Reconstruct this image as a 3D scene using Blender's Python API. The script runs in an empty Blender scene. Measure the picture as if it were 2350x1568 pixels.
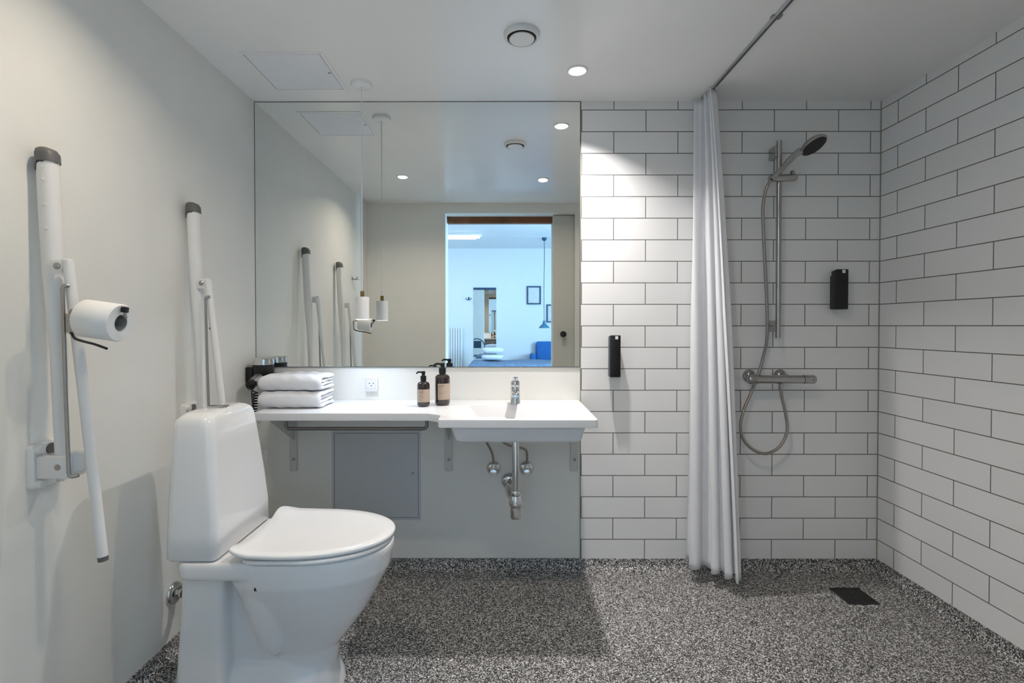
import bpy, bmesh, math, random
from mathutils import Vector, Matrix
PI = math.pi
random.seed(7)
scene = bpy.context.scene
COL = scene.collection

# ---------------------------------------------------------------- camera
cam = bpy.data.cameras.new('camera')
cam.sensor_width = 36.0
cam.sensor_fit = 'HORIZONTAL'
cam.lens = 36.0 * 1161.614 / 2350.0
cam.shift_x = (1175.0 - 1153.833) / 2350.0
cam.shift_y = (764.888 - 784.0) / 2350.0
cam.clip_start = 0.7
camo = bpy.data.objects.new('camera', cam)
COL.objects.link(camo)
_r = Vector((0.999998, 0.0022056, -0.00032)); _f = Vector((-0.0022098, 0.9999, -0.0138596)); _u = Vector((0.00028937, 0.01386023, 0.9999039))
m = Matrix((_r, _u, -_f)).transposed().to_4x4()
m.translation = Vector((1.17807, -2.40299, 1.16095))
camo.matrix_world = m
scene.camera = camo

# ---------------------------------------------------------------- world, colour management
w = bpy.data.worlds.new('world'); scene.world = w
w.use_nodes = True
w.node_tree.nodes['Background'].inputs[0].default_value = (0.35, 0.62, 1.0, 1)
w.node_tree.nodes['Background'].inputs[1].default_value = 0.3
scene.view_settings.view_transform = 'Standard'
scene.view_settings.look = 'None'
scene.view_settings.gamma = 1.0
scene.view_settings.use_curve_mapping = False
scene.view_settings.exposure = 0.38
try:
    scene.cycles.max_bounces = 10
    scene.cycles.diffuse_bounces = 6
    scene.cycles.glossy_bounces = 6
    scene.cycles.sample_clamp_indirect = 4.0
    scene.cycles.use_denoising = True
except Exception:
    pass

# ---------------------------------------------------------------- lights (each sits in its own lamp)
def area(name, loc, rot, shape, sx, sy, power, col, spread=180):
    l = bpy.data.lights.new(name, 'AREA'); l.shape = shape; l.size = sx
    if shape in ('RECTANGLE', 'ELLIPSE'): l.size_y = sy
    l.energy = power; l.color = col; l.spread = math.radians(spread)
    o = bpy.data.objects.new(name, l); COL.objects.link(o)
    o.location = loc; o.rotation_euler = rot
    return o
DOWNLIGHTS = [(1.482, -0.294, 7.5), (1.46, -1.27, 4.4), (0.462, -1.20, 3.0)]
DOWN_SPEC = [((1.0, 0.965, 0.95), 115), ((1.0, 0.83, 0.66), 160), ((1.0, 0.86, 0.70), 140)]     # lamp colour, beam
for i, (x, y, p) in enumerate(DOWNLIGHTS):
    area('downlight_lamp', (x, y, 2.2085), (0, 0, 0), 'DISK', 0.058, 0, p, *DOWN_SPEC[i])
pl = bpy.data.lights.new('pendant_bulb_light', 'POINT'); pl.energy = 5.6; pl.color = (0.62, 0.78, 1.0); pl.shadow_soft_size = 0.018
po = bpy.data.objects.new('pendant_bulb_light', pl); COL.objects.link(po); po.location = (0.558, -0.185, 1.222)
# daylight through the bedroom's big side window, and the bedroom's tube lamp
area('window_daylight', (4.2, -2.78, 1.45), (0, math.radians(70), 0), 'RECTANGLE', 1.3, 0.8, 165.0, (0.38, 0.68, 1.0))
area('tube_lamp_light', (0.10, -4.95, 2.425), (0, 0, 0), 'RECTANGLE', 1.35, 0.05, 9.0, (0.85, 0.93, 1.0))

# ---------------------------------------------------------------- materials
def mat(name, col, rough=0.5, metal=0.0, noise=0.0, nscale=20.0, bump=0.0, bscale=200.0, emit=None, estr=0.0,
        trans=0.0, ior=1.45, coat=0.0, spec=None):
    m = bpy.data.materials.new(name); m.use_nodes = True
    nt = m.node_tree; N = nt.nodes; L = nt.links
    b = N['Principled BSDF']
    b.inputs['Base Color'].default_value = (*col, 1); b.inputs['Roughness'].default_value = rough
    b.inputs['Metallic'].default_value = metal; b.inputs['IOR'].default_value = ior
    b.inputs['Transmission Weight'].default_value = trans; b.inputs['Coat Weight'].default_value = coat
    if spec is not None: b.inputs['Specular IOR Level'].default_value = spec
    if emit: b.inputs['Emission Color'].default_value = (*emit, 1); b.inputs['Emission Strength'].default_value = estr
    tc = N.new('ShaderNodeTexCoord')
    nz = N.new('ShaderNodeTexNoise'); nz.inputs['Scale'].default_value = nscale; nz.inputs['Detail'].default_value = 3
    L.new(tc.outputs['Object'], nz.inputs['Vector'])
    mx = N.new('ShaderNodeMix'); mx.data_type = 'RGBA'; mx.inputs[0].default_value = 0.5
    k = 1 - noise
    cr = N.new('ShaderNodeValToRGB')
    cr.color_ramp.elements[0].position = 0.3; cr.color_ramp.elements[1].position = 0.7
    cr.color_ramp.elements[0].color = (col[0]*k, col[1]*k, col[2]*k, 1); cr.color_ramp.elements[1].color = (*col, 1)
    L.new(nz.outputs['Fac'], cr.inputs[0]); L.new(cr.outputs[0], b.inputs['Base Color'])
    if bump > 0:
        n2 = N.new('ShaderNodeTexNoise'); n2.inputs['Scale'].default_value = bscale; n2.inputs['Detail'].default_value = 2
        L.new(tc.outputs['Object'], n2.inputs['Vector'])
        bp = N.new('ShaderNodeBump'); bp.inputs['Strength'].default_value = bump; bp.inputs['Distance'].default_value = 0.001
        L.new(n2.outputs['Fac'], bp.inputs['Height']); L.new(bp.outputs[0], b.inputs['Normal'])
    return m

def tile_mat(name, axis, h0, z0):
    """white 100x300 wall tiles in half bond with grey grout; axis 0 runs along x, 1 along y"""
    m = bpy.data.materials.new(name); m.use_nodes = True
    nt = m.node_tree; N = nt.nodes; L = nt.links; b = N['Principled BSDF']
    ge = N.new('ShaderNodeNewGeometry'); sp = N.new('ShaderNodeSeparateXYZ'); L.new(ge.outputs['Position'], sp.inputs[0])
    def sub(sock, v):
        n = N.new('ShaderNodeMath'); n.operation = 'SUBTRACT'; L.new(sock, n.inputs[0]); n.inputs[1].default_value = v; return n.outputs[0]
    cb = N.new('ShaderNodeCombineXYZ')
    L.new(sub(sp.outputs[axis], h0 - 30.2), cb.inputs[0]); L.new(sub(sp.outputs[2], z0 - 10.17), cb.inputs[1])
    br = N.new('ShaderNodeTexBrick'); L.new(cb.outputs[0], br.inputs['Vector'])
    br.offset = 0.5; br.offset_frequency = 2; br.squash = 1.0; br.squash_frequency = 2
    br.inputs['Scale'].default_value = 1.0; br.inputs['Brick Width'].default_value = 0.302; br.inputs['Row Height'].default_value = 0.1017
    br.inputs['Mortar Size'].default_value = 0.0021; br.inputs['Mortar Smooth'].default_value = 0.15; br.inputs['Bias'].default_value = 0.0
    br.inputs['Color1'].default_value = (0.82, 0.812, 0.80, 1); br.inputs['Color2'].default_value = (0.785, 0.777, 0.765, 1)
    br.inputs['Mortar'].default_value = (0.15, 0.145, 0.135, 1)
    L.new(br.outputs['Color'], b.inputs['Base Color'])
    mr = N.new('ShaderNodeMapRange'); mr.inputs[3].default_value = 0.22; mr.inputs[4].default_value = 0.85
    L.new(br.outputs['Fac'], mr.inputs[0]); L.new(mr.outputs[0], b.inputs['Roughness'])
    iv = N.new('ShaderNodeMath'); iv.operation = 'SUBTRACT'; iv.inputs[0].default_value = 1; L.new(br.outputs['Fac'], iv.inputs[1])
    bp = N.new('ShaderNodeBump'); bp.inputs['Strength'].default_value = 0.6; bp.inputs['Distance'].default_value = 0.0015
    L.new(iv.outputs[0], bp.inputs['Height']); L.new(bp.outputs[0], b.inputs['Normal'])
    b.inputs['Specular IOR Level'].default_value = 0.4
    return m

def speckle_mat():
    m = bpy.data.materials.new('speckled_floor'); m.use_nodes = True
    nt = m.node_tree; N = nt.nodes; L = nt.links; b = N['Principled BSDF']
    tc = N.new('ShaderNodeTexCoord')
    vo = N.new('ShaderNodeTexVoronoi'); vo.inputs['Scale'].default_value = 310; L.new(tc.outputs['Object'], vo.inputs['Vector'])
    sc = N.new('ShaderNodeSeparateColor'); L.new(vo.outputs['Color'], sc.inputs[0])
    cr = N.new('ShaderNodeValToRGB'); cr.color_ramp.interpolation = 'LINEAR'
    e = cr.color_ramp.elements
    e[0].position = 0.0; e[0].color = (0.012, 0.012, 0.012, 1)
    e[1].position = 1.0; e[1].color = (0.86, 0.84, 0.81, 1)
    for p, v in ((0.32, 0.022), (0.48, 0.11), (0.70, 0.34)):
        q = e.new(p); q.color = (v, v * 0.985, v * 0.96, 1)
    L.new(sc.outputs[0], cr.inputs[0])
    L.new(cr.outputs[0], b.inputs['Base Color'])
    b.inputs['Roughness'].default_value = 0.55
    bp = N.new('ShaderNodeBump'); bp.inputs['Strength'].default_value = 0.25; bp.inputs['Distance'].default_value = 0.001
    L.new(sc.outputs[1], bp.inputs['Height']); L.new(bp.outputs[0], b.inputs['Normal'])
    return m

M = dict(
    paint=mat('wall_paint', (0.81, 0.805, 0.76), 0.6, noise=0.03, nscale=6, bump=0.25, bscale=260),
    ceil=mat('ceiling_paint', (0.89, 0.88, 0.865), 0.21, noise=0.02, nscale=4, spec=0.8),
    tile_b=tile_mat('wall_tiles_back', 0, 1.6964 + 0.151, 2.1791),
    tile_r=tile_mat('wall_tiles_right', 1, -0.1074, 2.1791),
    floor=speckle_mat(),
    counter=mat('white_solid_surface', (0.74, 0.74, 0.745), 0.28, noise=0.01),
    porcelain=mat('white_porcelain', (0.80, 0.80, 0.795), 0.10, noise=0.01, coat=0.5),
    seatp=mat('white_seat_plastic', (0.82, 0.82, 0.82), 0.16, noise=0.01),
    white=mat('white_enamel', (0.80, 0.79, 0.775), 0.32, noise=0.02),
    hatch=mat('hatch_enamel', (0.59, 0.61, 0.62), 0.45, noise=0.02),
    bracket=mat('bracket_enamel', (0.62, 0.62, 0.59), 0.4, noise=0.02),
    plastic=mat('white_plastic', (0.78, 0.78, 0.79), 0.35, noise=0.01),
    greycap=mat('grey_plastic', (0.13, 0.125, 0.125), 0.5, noise=0.1),
    steel=mat('brushed_steel', (0.42, 0.40, 0.37), 0.35, 1.0, noise=0.1, nscale=60),
    showerchrome=mat('chrome_dark_reflection', (0.46, 0.45, 0.44), 0.16, 1.0, noise=0.05),  # chrome with dim wall reflections put into its base colour
    darksteel=mat('dark_steel', (0.20, 0.19, 0.18), 0.30, 1.0, noise=0.1, nscale=60),
    ceilhatch=mat('ceiling_hatch_enamel', (0.84, 0.855, 0.88), 0.55, noise=0.02),
    chrome=mat('chrome', (0.72, 0.72, 0.72), 0.10, 1.0, noise=0.04),
    hose=mat('hose_steel', (0.40, 0.37, 0.34), 0.30, 1.0, noise=0.15, nscale=300, bump=0.8, bscale=500),
    alu=mat('aluminium', (0.55, 0.55, 0.55), 0.35, 1.0, noise=0.05),
    black=mat('black_plastic', (0.008, 0.008, 0.009), 0.28, noise=0.2),
    rubber=mat('black_rubber', (0.02, 0.02, 0.02), 0.6, noise=0.2),
    dark=mat('dark_gap', (0.03, 0.03, 0.03), 0.8, noise=0.2),
    gapline=mat('panel_joint', (0.11, 0.12, 0.14), 0.8, noise=0.1),
    mirror=mat('mirror_silver', (0.86, 0.885, 0.875), 0.0, 1.0),
    mirroredge=mat('mirror_edge', (0.10, 0.11, 0.105), 0.3, noise=0.1),
    towel=mat('terry_cloth', (0.80, 0.80, 0.82), 0.95, noise=0.06, nscale=90, bump=1.0, bscale=450),
    paper=mat('tissue_paper', (0.84, 0.835, 0.82), 0.9, noise=0.02, bump=0.3, bscale=300),
    cardboard=mat('grey_cardboard', (0.30, 0.29, 0.28), 0.9, noise=0.1),
    amber=mat('brown_glass', (0.020, 0.008, 0.007), 0.08, noise=0.1, coat=1.0),
    label=mat('kraft_label', (0.52, 0.40, 0.31), 0.7, noise=0.06, nscale=60),
    ink=mat('label_ink', (0.08, 0.06, 0.05), 0.7),
    brass=mat('brass', (0.30, 0.20, 0.07), 0.35, 1.0, noise=0.1),
    bulb=mat('lamp_glow', (1, 1, 1), 0.5, emit=(1.0, 0.96, 0.9), estr=9.0),
    tube=mat('tube_glow', (1, 1, 1), 0.5, emit=(0.95, 0.98, 1.0), estr=6.0),
    silicone=mat('corner_silicone', (0.31, 0.285, 0.21), 0.5, noise=0.1),
    doorp=mat('door_paint', (0.60, 0.60, 0.545), 0.5, noise=0.02),
    wood=mat('brown_beam', (0.24, 0.095, 0.035), 0.6, noise=0.45, nscale=9),
    bedwall=mat('bedroom_paint', (0.78, 0.79, 0.80), 0.7, noise=0.02),
    bedfloor=mat('bedroom_floorboards', (0.66, 0.62, 0.57), 0.5, noise=0.25),
    frame=mat('blue_black_frame', (0.03, 0.07, 0.13), 0.4, noise=0.1),
    printp=mat('print_paper', (0.75, 0.74, 0.72), 0.8, noise=0.12, nscale=14),
    blanket=mat('blue_blanket', (0.20, 0.28, 0.40), 0.95, noise=0.25, nscale=22, bump=0.8, bscale=90),
    linen=mat('white_linen', (0.80, 0.81, 0.83), 0.9, noise=0.04, bump=0.4, bscale=60),
    bluefab=mat('blue_upholstery', (0.03, 0.15, 0.42), 0.9, noise=0.15),
    lampblue=mat('lamp_shade_blue', (0.05, 0.17, 0.27), 0.4, noise=0.1),
    radiator=mat('radiator_enamel', (0.80, 0.80, 0.80), 0.4, noise=0.02),
    grate=mat('dark_grate', (0.035, 0.037, 0.036), 0.5, 0.3, noise=0.2),
)
def curtain_mat():
    m = mat('curtain_cloth', (0.90, 0.90, 0.92), 0.8, noise=0.03, nscale=30, bump=0.3, bscale=600)
    nt = m.node_tree; N = nt.nodes; L = nt.links
    tr = N.new('ShaderNodeBsdfTranslucent'); tr.inputs[0].default_value = (0.82, 0.82, 0.84, 1)
    mx = N.new('ShaderNodeMixShader'); mx.inputs[0].default_value = 0.18
    L.new(N['Principled BSDF'].outputs[0], mx.inputs[1]); L.new(tr.outputs[0], mx.inputs[2])
    L.new(mx.outputs[0], N['Material Output'].inputs[0])
    return m
M['curtain'] = curtain_mat()

# ---------------------------------------------------------------- helpers
def thing(name, label, cat, loc=(0, 0, 0), group=None):
    o = bpy.data.objects.new(name, None); COL.objects.link(o); o.location = loc; o.empty_display_size = 0.05
    o['label'] = label; o['category'] = cat
    if group: o['group'] = group
    return o
def root_of(o):
    while o.parent: o = o.parent
    return o
def obj(name, bm, m, parent=None, smooth=True, angle=40, label=None):
    me = bpy.data.meshes.new(name)
    if parent is not None:
        bmesh.ops.translate(bm, verts=bm.verts, vec=-Vector(root_of(parent).location))
    bmesh.ops.recalc_face_normals(bm, faces=bm.faces)
    bm.to_mesh(me); bm.free()
    if smooth:
        for p in me.polygons: p.use_smooth = True
        try: me.set_sharp_from_angle(angle=math.radians(angle))
        except Exception: pass
    me.materials.append(m)
    o = bpy.data.objects.new(name, me); COL.objects.link(o)
    if parent is not None: o.parent = parent
    if label: o['label'] = label
    return o
def struct(name, bm, m, parent=None, **k):
    o = obj(name, bm, m, parent, **k)
    if parent is None: o['kind'] = 'structure'
    return o
def tag(o, label, cat, group=None):
    o['label'] = label; o['category'] = cat
    if group: o['group'] = group
    return o
def nb(): return bmesh.new()
def box(bm, x0, x1, y0, y1, z0, z1, bev=0.0, seg=2):
    r = bmesh.ops.create_cube(bm, size=1.0)
    vs = r['verts']
    bmesh.ops.scale(bm, verts=vs, vec=(abs(x1-x0), abs(y1-y0), abs(z1-z0)))
    bmesh.ops.translate(bm, verts=vs, vec=((x0+x1)/2, (y0+y1)/2, (z0+z1)/2))
    if bev > 0:
        es = list({e for v in vs for e in v.link_edges})
        bmesh.ops.bevel(bm, geom=es, offset=bev, segments=seg, affect='EDGES', profile=0.5)
    return bm
def loft(bm, rings, cap=True, closed=True):
    R = [[bm.verts.new(p) for p in r] for r in rings]
    n = len(R[0])
    for a, b in zip(R[:-1], R[1:]):
        for i in range(n if closed else n-1):
            j = (i+1) % n
            bm.faces.new((a[i], a[j], b[j], b[i]))
    if cap:
        bm.faces.new(R[0][::-1]); bm.faces.new(R[-1])
    return R
def frame_from(d):
    d = Vector(d).normalized()
    up = Vector((0, 0, 1)) if abs(d.z) < 0.95 else Vector((1, 0, 0))
    a = d.cross(up).normalized(); b = d.cross(a).normalized()
    return a, b
def tube(bm, pts, r, seg=12, cap=True, oval=None):
    pts = [Vector(p) for p in pts]; rings = []; a = None
    rs = r if isinstance(r, (list, tuple)) else [r]*len(pts)
    for i, p in enumerate(pts):
        d = (pts[min(i+1, len(pts)-1)] - pts[max(i-1, 0)]).normalized()
        if a is None: a, b = frame_from(d)
        else:
            a = (a - d*a.dot(d)).normalized(); b = d.cross(a).normalized()
        rings.append([p + (a*math.cos(2*PI*k/seg) + b*math.sin(2*PI*k/seg))*rs[i] for k in range(seg)])
    loft(bm, rings, cap)
def smooth_path(pts, n=8):
    P = [Vector(p) for p in pts]; out = []
    for i in range(len(P)-1):
        p0 = P[max(i-1, 0)]; p1 = P[i]; p2 = P[i+1]; p3 = P[min(i+2, len(P)-1)]
        for k in range(n):
            t = k/n
            out.append(0.5*((2*p1)+(-p0+p2)*t+(2*p0-5*p1+4*p2-p3)*t*t+(-p0+3*p1-3*p2+p3)*t*t*t))
    out.append(P[-1]); return out
def lathe(bm, prof, c, axis=(0, 0, 1), seg=32, cap=True):
    ax = Vector(axis).normalized(); a, b = frame_from(ax); c = Vector(c)
    rings = [[c + ax*h + (a*math.cos(2*PI*k/seg) + b*math.sin(2*PI*k/seg))*max(r, 1e-5) for k in range(seg)] for r, h in prof]
    loft(bm, rings, cap)
def prism(bm, outline, z0, z1, bev=0.0, seg=2):
    r0 = [(x, y, z0) for x, y in outline]; r1 = [(x, y, z1) for x, y in outline]
    R = loft(bm, [r0, r1])
    if bev > 0:
        es = [e for e in bm.edges if abs(e.verts[0].co.z-e.verts[1].co.z) < 1e-7]
        bmesh.ops.bevel(bm, geom=es, offset=bev, segments=seg, affect='EDGES')
def round_rect(x0, x1, y0, y1, r, n=6):
    out = []
    for cx, cy, a0 in ((x1-r, y1-r, 0), (x0+r, y1-r, PI/2), (x0+r, y0+r, PI), (x1-r, y0+r, 1.5*PI)):
        for k in range(n+1):
            a = a0 + PI/2*k/n
            out.append((cx + r*math.cos(a), cy + r*math.sin(a)))
    return out
def mesh_boolean(base_bm, ops, bevel=0.0):
    """ops: list of (bm, 'UNION'|'DIFFERENCE'); returns a new bmesh"""
    tmp = []
    def mk(bm):
        bmesh.ops.recalc_face_normals(bm, faces=bm.faces)
        me = bpy.data.meshes.new('tmp'); bm.to_mesh(me); bm.free()
        o = bpy.data.objects.new('tmp', me); COL.objects.link(o); tmp.append(o); return o
    b = mk(base_bm)
    for bm, op in ops:
        o = mk(bm); md = b.modifiers.new('b', 'BOOLEAN'); md.operation = op; md.object = o; md.solver = 'EXACT'
    if bevel:
        md = b.modifiers.new('bv', 'BEVEL'); md.width = bevel; md.segments = 3; md.limit_method = 'ANGLE'; md.angle_limit = math.radians(35)
    return bake(b, tmp)
def bake(b, tmp):
    dg = bpy.context.evaluated_depsgraph_get(); dg.update()
    me = bpy.data.meshes.new_from_object(b.evaluated_get(dg))
    out = bmesh.new(); out.from_mesh(me)
    bpy.data.meshes.remove(me)
    for o in tmp:
        d = o.data; bpy.data.objects.remove(o); bpy.data.meshes.remove(d)
    return out
def remesh(bm, voxel, smooth=8, fac=0.5):
    me = bpy.data.meshes.new('tmp'); bmesh.ops.recalc_face_normals(bm, faces=bm.faces); bm.to_mesh(me); bm.free()
    o = bpy.data.objects.new('tmp', me); COL.objects.link(o)
    md = o.modifiers.new('r', 'REMESH'); md.mode = 'VOXEL'; md.voxel_size = voxel
    md = o.modifiers.new('s', 'SMOOTH'); md.factor = fac; md.iterations = smooth
    return bake(o, [o])
def text_bm(body, size, place, extrude=0.0002, align='LEFT'):
    """text mesh; place maps (u, v, d) of the flat text to a world point"""
    cu = bpy.data.curves.new('txt', 'FONT'); cu.body = body; cu.size = size; cu.extrude = extrude; cu.align_x = align
    o = bpy.data.objects.new('txt', cu); COL.objects.link(o)
    dg = bpy.context.evaluated_depsgraph_get(); dg.update()
    me = bpy.data.meshes.new_from_object(o.evaluated_get(dg))
    bm = bmesh.new(); bm.from_mesh(me); bpy.data.meshes.remove(me)
    bpy.data.objects.remove(o); bpy.data.curves.remove(cu)
    for v in bm.verts: v.co = Vector(place(v.co.x, v.co.y, v.co.z))
    return bm

W = 2.953; H = 2.22; YF = -1.985; T = 0.215; YB = YF - T; CV = 0.05     # room width, height, doorway wall, its thickness, floor cove

# ================================================================ the bathroom shell
def cove_floor():
    bm = nb()
    n = 8
    prof = [(CV*(1-math.sin(PI/2*k/n)), CV*(1-math.cos(PI/2*k/n))) for k in range(n+1)]   # offset from wall, height
    prof = [(o, h) for o, h in prof]
    rings = []
    for o, h in [(0.0, CV+0.003), (0.0065, CV+0.003)] + [(0.0075+CV*(1-math.cos(a)), CV*(1-math.sin(a))) for a in [PI/2*k/n for k in range(n+1)]]:
        rings.append([(o, YF, h), (o, -o, h), (W-o, -o, h), (W-o, YF, h)])
    R = [[bm.verts.new(p) for p in r] for r in rings]
    for a, b in zip(R[:-1], R[1:]):
        for i in range(3): 
            try: bm.faces.new((a[i], a[i+1], b[i+1], b[i]))
            except ValueError: pass
    bm.faces.new(R[-1])
    bmesh.ops.remove_doubles(bm, verts=bm.verts, dist=1e-5)
    box(bm, -0.1, W+0.1, YF, 0.1, -0.1, -0.002)
    return bm
struct('floor', cove_floor(), M['floor'], angle=60)
bm = box(nb(), -0.12, W+0.12, YB+0.01, 0.12, H, H+0.1); struct('ceiling', bm, M['ceil'], smooth=False)
bm = box(nb(), -0.12, 1.5425, 0.0, 0.12, -0.05, H); struct('wall_back', bm, M['paint'], smooth=False)
bm = box(nb(), 1.5435, W+0.12, -0.004, 0.12, -0.05, H); struct('wall_back', bm, M['tile_b'], smooth=False)
bm = box(nb(), 1.5395, 1.5435, -0.0035, 0.0, CV, H); struct('trim_1', bm, M['silicone'], smooth=False)
bm = box(nb(), -0.12, 0.0, YB, 0.0, -0.05, H); struct('wall_left', bm, M['paint'], smooth=False)
bm = box(nb(), W, W+0.12, YB, 0.0, -0.05, H); struct('wall_right', bm, M['tile_r'], smooth=False)
bm = box(nb(), W-0.003, W-0.0001, -0.0075, -0.0045, CV, H-0.002); struct('trim_2', bm, M['silicone'], smooth=False)
# doorway wall: opening x 0.672..1.796, top 2.136, pocket for the sliding door at the right
DX0, DX1, DZ = 0.672, 1.796, 2.136
bm = nb()
box(bm, -0.0, DX0, YB, YF, 0, H)
box(bm, DX0, DX1, YB, YF, DZ, H)
box(bm, DX1, W, YF-0.045, YF, 0, H)
box(bm, DX1-0.19, W, YB, YB+0.06, 0, DZ)
box(bm, DX1, W, YB, YB+0.06, DZ, H)
box(bm, W-0.02, W, YB+0.06, YF-0.045, 0, H)
struct('wall_front', bm, M['paint'], smooth=False)
bm = box(nb(), DX0, DX1-0.19, YB+0.005, YB+0.07, 2.081, DZ); struct('trim_3', bm, M['wood'], smooth=False)
# sliding door, half pushed into the wall pocket
door = bpy.data.objects.new('door_1', None); COL.objects.link(door); door.location = (2.05, -2.075, 0); door['kind'] = 'structure'
bm = box(nb(), 1.61, 2.52, -2.095, -2.055, 0.01, DZ-0.004, 0.002, 1); obj('door_leaf', bm, M['doorp'], door, smooth=False)
bm = nb()
lathe(bm, [(0.026, 0), (0.026, 0.006), (0.012, 0.010), (0.011, 0.03), (0.022, 0.036), (0.024, 0.05), (0.018, 0.057), (0.001, 0.058)], (1.698, -2.055, 1.091), (0, 1, 0), 24)
obj('door_handle', bm, M['black'], door)

# ================================================================ bedroom seen through the mirror
BX0, BX1, BY = -1.3, 4.3, -6.35
bm = box(nb(), BX0, BX1, BY, YF, -0.12, -0.003); struct('floor', bm, M['bedfloor'], smooth=False)
bm = box(nb(), BX0, BX1, BY, YB, 2.5, 2.6); struct('ceiling', bm, M['bedwall'], smooth=False)
bm = box(nb(), BX0, BX1, BY-0.1, BY, -0.05, 2.6); struct('wall_far', bm, M['bedwall'], smooth=False)
bm = box(nb(), BX0-0.1, BX0, BY, YB, -0.05, 2.6); struct('wall_left', bm, M['bedwall'], smooth=False)
bm = nb()
box(bm, BX1, BX1+0.1, BY, -3.22, -0.05, 2.6); box(bm, BX1, BX1+0.1, -2.34, YB, -0.05, 2.6)
box(bm, BX1, BX1+0.1, -3.22, -2.34, -0.05, 0.75); box(bm, BX1, BX1+0.1, -3.22, -2.34, 2.15, 2.6)
struct('wall_right', bm, M['bedwall'], smooth=False)
bm = nb()
for a, b, c, d in ((-3.22, -2.34, 0.75, 0.81), (-3.22, -2.34, 2.09, 2.15), (-3.22, -3.16, 0.81, 2.09), (-2.40, -2.34, 0.81, 2.09)):
    box(bm, BX1-0.01, BX1+0.07, a, b, c, d)
struct('window_1', bm, M['radiator'], smooth=False)
bm = nb()      # the bedroom side of the doorway wall and the pieces around the bathroom
box(bm, BX0, -0.12, YB, YB+0.05, -0.05, 2.6); box(bm, W+0.12, BX1, YB, YB+0.05, -0.05, 2.6)
box(bm, -0.12, W+0.12, YB, YB+0.008, H+0.1, 2.6)
struct('wall_near', bm, M['bedwall'], smooth=False)
bm = box(nb(), BX0, BX1, -5.19, -5.175, 2.494, 2.5); struct('trim_4', bm, M['hatch'], smooth=False)

# ================================================================ mirror
t = thing('wall_mirror', 'large frameless mirror above the worktop reaching up to the ceiling', 'mirror', (0.77, 0, 0.966))
bm = box(nb(), 0.003, 1.5365, -0.005, -0.0002, 0.969, 2.2165); obj('mirror_glass', bm, M['mirror'], t, smooth=False)
bm = nb()
for a in ((0.0005, 0.003, 0.966, 2.2195), (1.5365, 1.5392, 0.966, 2.2195), (0.003, 1.5365, 0.966, 0.969), (0.003, 1.5365, 2.2165, 2.2195)):
    box(bm, a[0], a[1], -0.0052, -0.0002, a[2], a[3])
obj('mirror_edge', bm, M['mirroredge'], t, smooth=False)

# ================================================================ worktop with integral basin
ZC = 0.81
t = thing('vanity_worktop', 'white solid-surface worktop with an integral rectangular washbasin at its right end', 'washbasin', (0.77, -0.2, ZC))
out = [(0.160, -0.001), (0.160, -0.372), (0.865, -0.372)]
for k in range(1, 9):          # S-curve out to the deeper basin part
    s = k/9; out.append((0.865 + 0.055*s, -0.372 - 0.055*(s*s*(3-2*s))*0.55))
out += [(0.928, -0.415), (0.930, -0.43), (0.930, -0.500)]
for k in range(1, 5): a = PI + PI/2*k/4; out.append((0.944+0.014*math.cos(a), -0.500+0.014*math.sin(a)))
for k in range(0, 5): a = 1.5*PI + PI/2*k/4; out.append((1.517+0.014*math.cos(a), -0.502+0.014*math.sin(a)))
out += [(1.534, -0.001)]
base = nb(); prism(base, out, ZC-0.030, ZC)
body = nb()
loft(body, [[(x, y, ZC-0.02) for x, y in round_rect(0.972, 1.493, -0.490, -0.10, 0.02)],
            [(x, y, ZC-0.035) for x, y in round_rect(0.975, 1.490, -0.488, -0.10, 0.02)],
            [(x, y, 0.724) for x, y in round_rect(0.992, 1.476, -0.478, -0.11, 0.02)],
            [(x, y, 0.716) for x, y in round_rect(1.000, 1.468, -0.470, -0.12, 0.02)]])
cut = nb()
loft(cut, [[(x, y, ZC+0.03) for x, y in round_rect(1.012, 1.464, -0.487, -0.155, 0.012)],
           [(x, y, ZC) for x, y in round_rect(1.012, 1.464, -0.487, -0.155, 0.012)],
           [(x, y, ZC-0.052) for x, y in round_rect(1.046, 1.430, -0.462, -0.170, 0.02)],
           [(x, y, ZC-0.066) for x, y in round_rect(1.08, 1.396, -0.43, -0.20, 0.03)]])
bm = mesh_boolean(base, [(body, 'UNION'), (cut, 'DIFFERENCE')], 0.003)
obj('worktop_and_basin', bm, M['counter'], t, angle=35)
bm = nb(); lathe(bm, [(0.001, 0.0005), (0.022, 0.0), (0.024, 0.003), (0.018, 0.004), (0.016, 0.002), (0.001, 0.0015)], (1.23, -0.30, ZC-0.066), seg=24)
obj('basin_drain', bm, M['chrome'], t, label='chrome drain')

# tap
t = thing('basin_tap', 'chrome single-lever tap at the back of the washbasin', 'tap', (1.2295, -0.107, ZC))
bm = nb()
lathe(bm, [(0.0235, 0), (0.0245, 0.002), (0.0235, 0.006), (0.0225, 0.03), (0.021, 0.06), (0.0205, 0.075), (0.019, 0.080), (0.001, 0.080)], (1.2295, -0.107, ZC))
obj('tap_body', bm, M['chrome'], t)
bm = nb()
R = []
for s, (y, z, a, b) in enumerate(((-0.115, 0.040, 0.019, 0.016), (-0.15, 0.052, 0.018, 0.014), (-0.19, 0.055, 0.017, 0.011), (-0.215, 0.052, 0.016, 0.010), (-0.222, 0.047, 0.012, 0.006))):
    R.append([(1.2295 + a*math.cos(2*PI*k/20), y, ZC+z + b*math.sin(2*PI*k/20)) for k in range(20)])
loft(bm, R); obj('tap_spout', bm, M['chrome'], t)
bm = nb()
lathe(bm, [(0.0205, 0.078), (0.0215, 0.082), (0.0215, 0.096), (0.017, 0.104), (0.001, 0.107)], (1.2295, -0.107, ZC))
R = []
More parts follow.
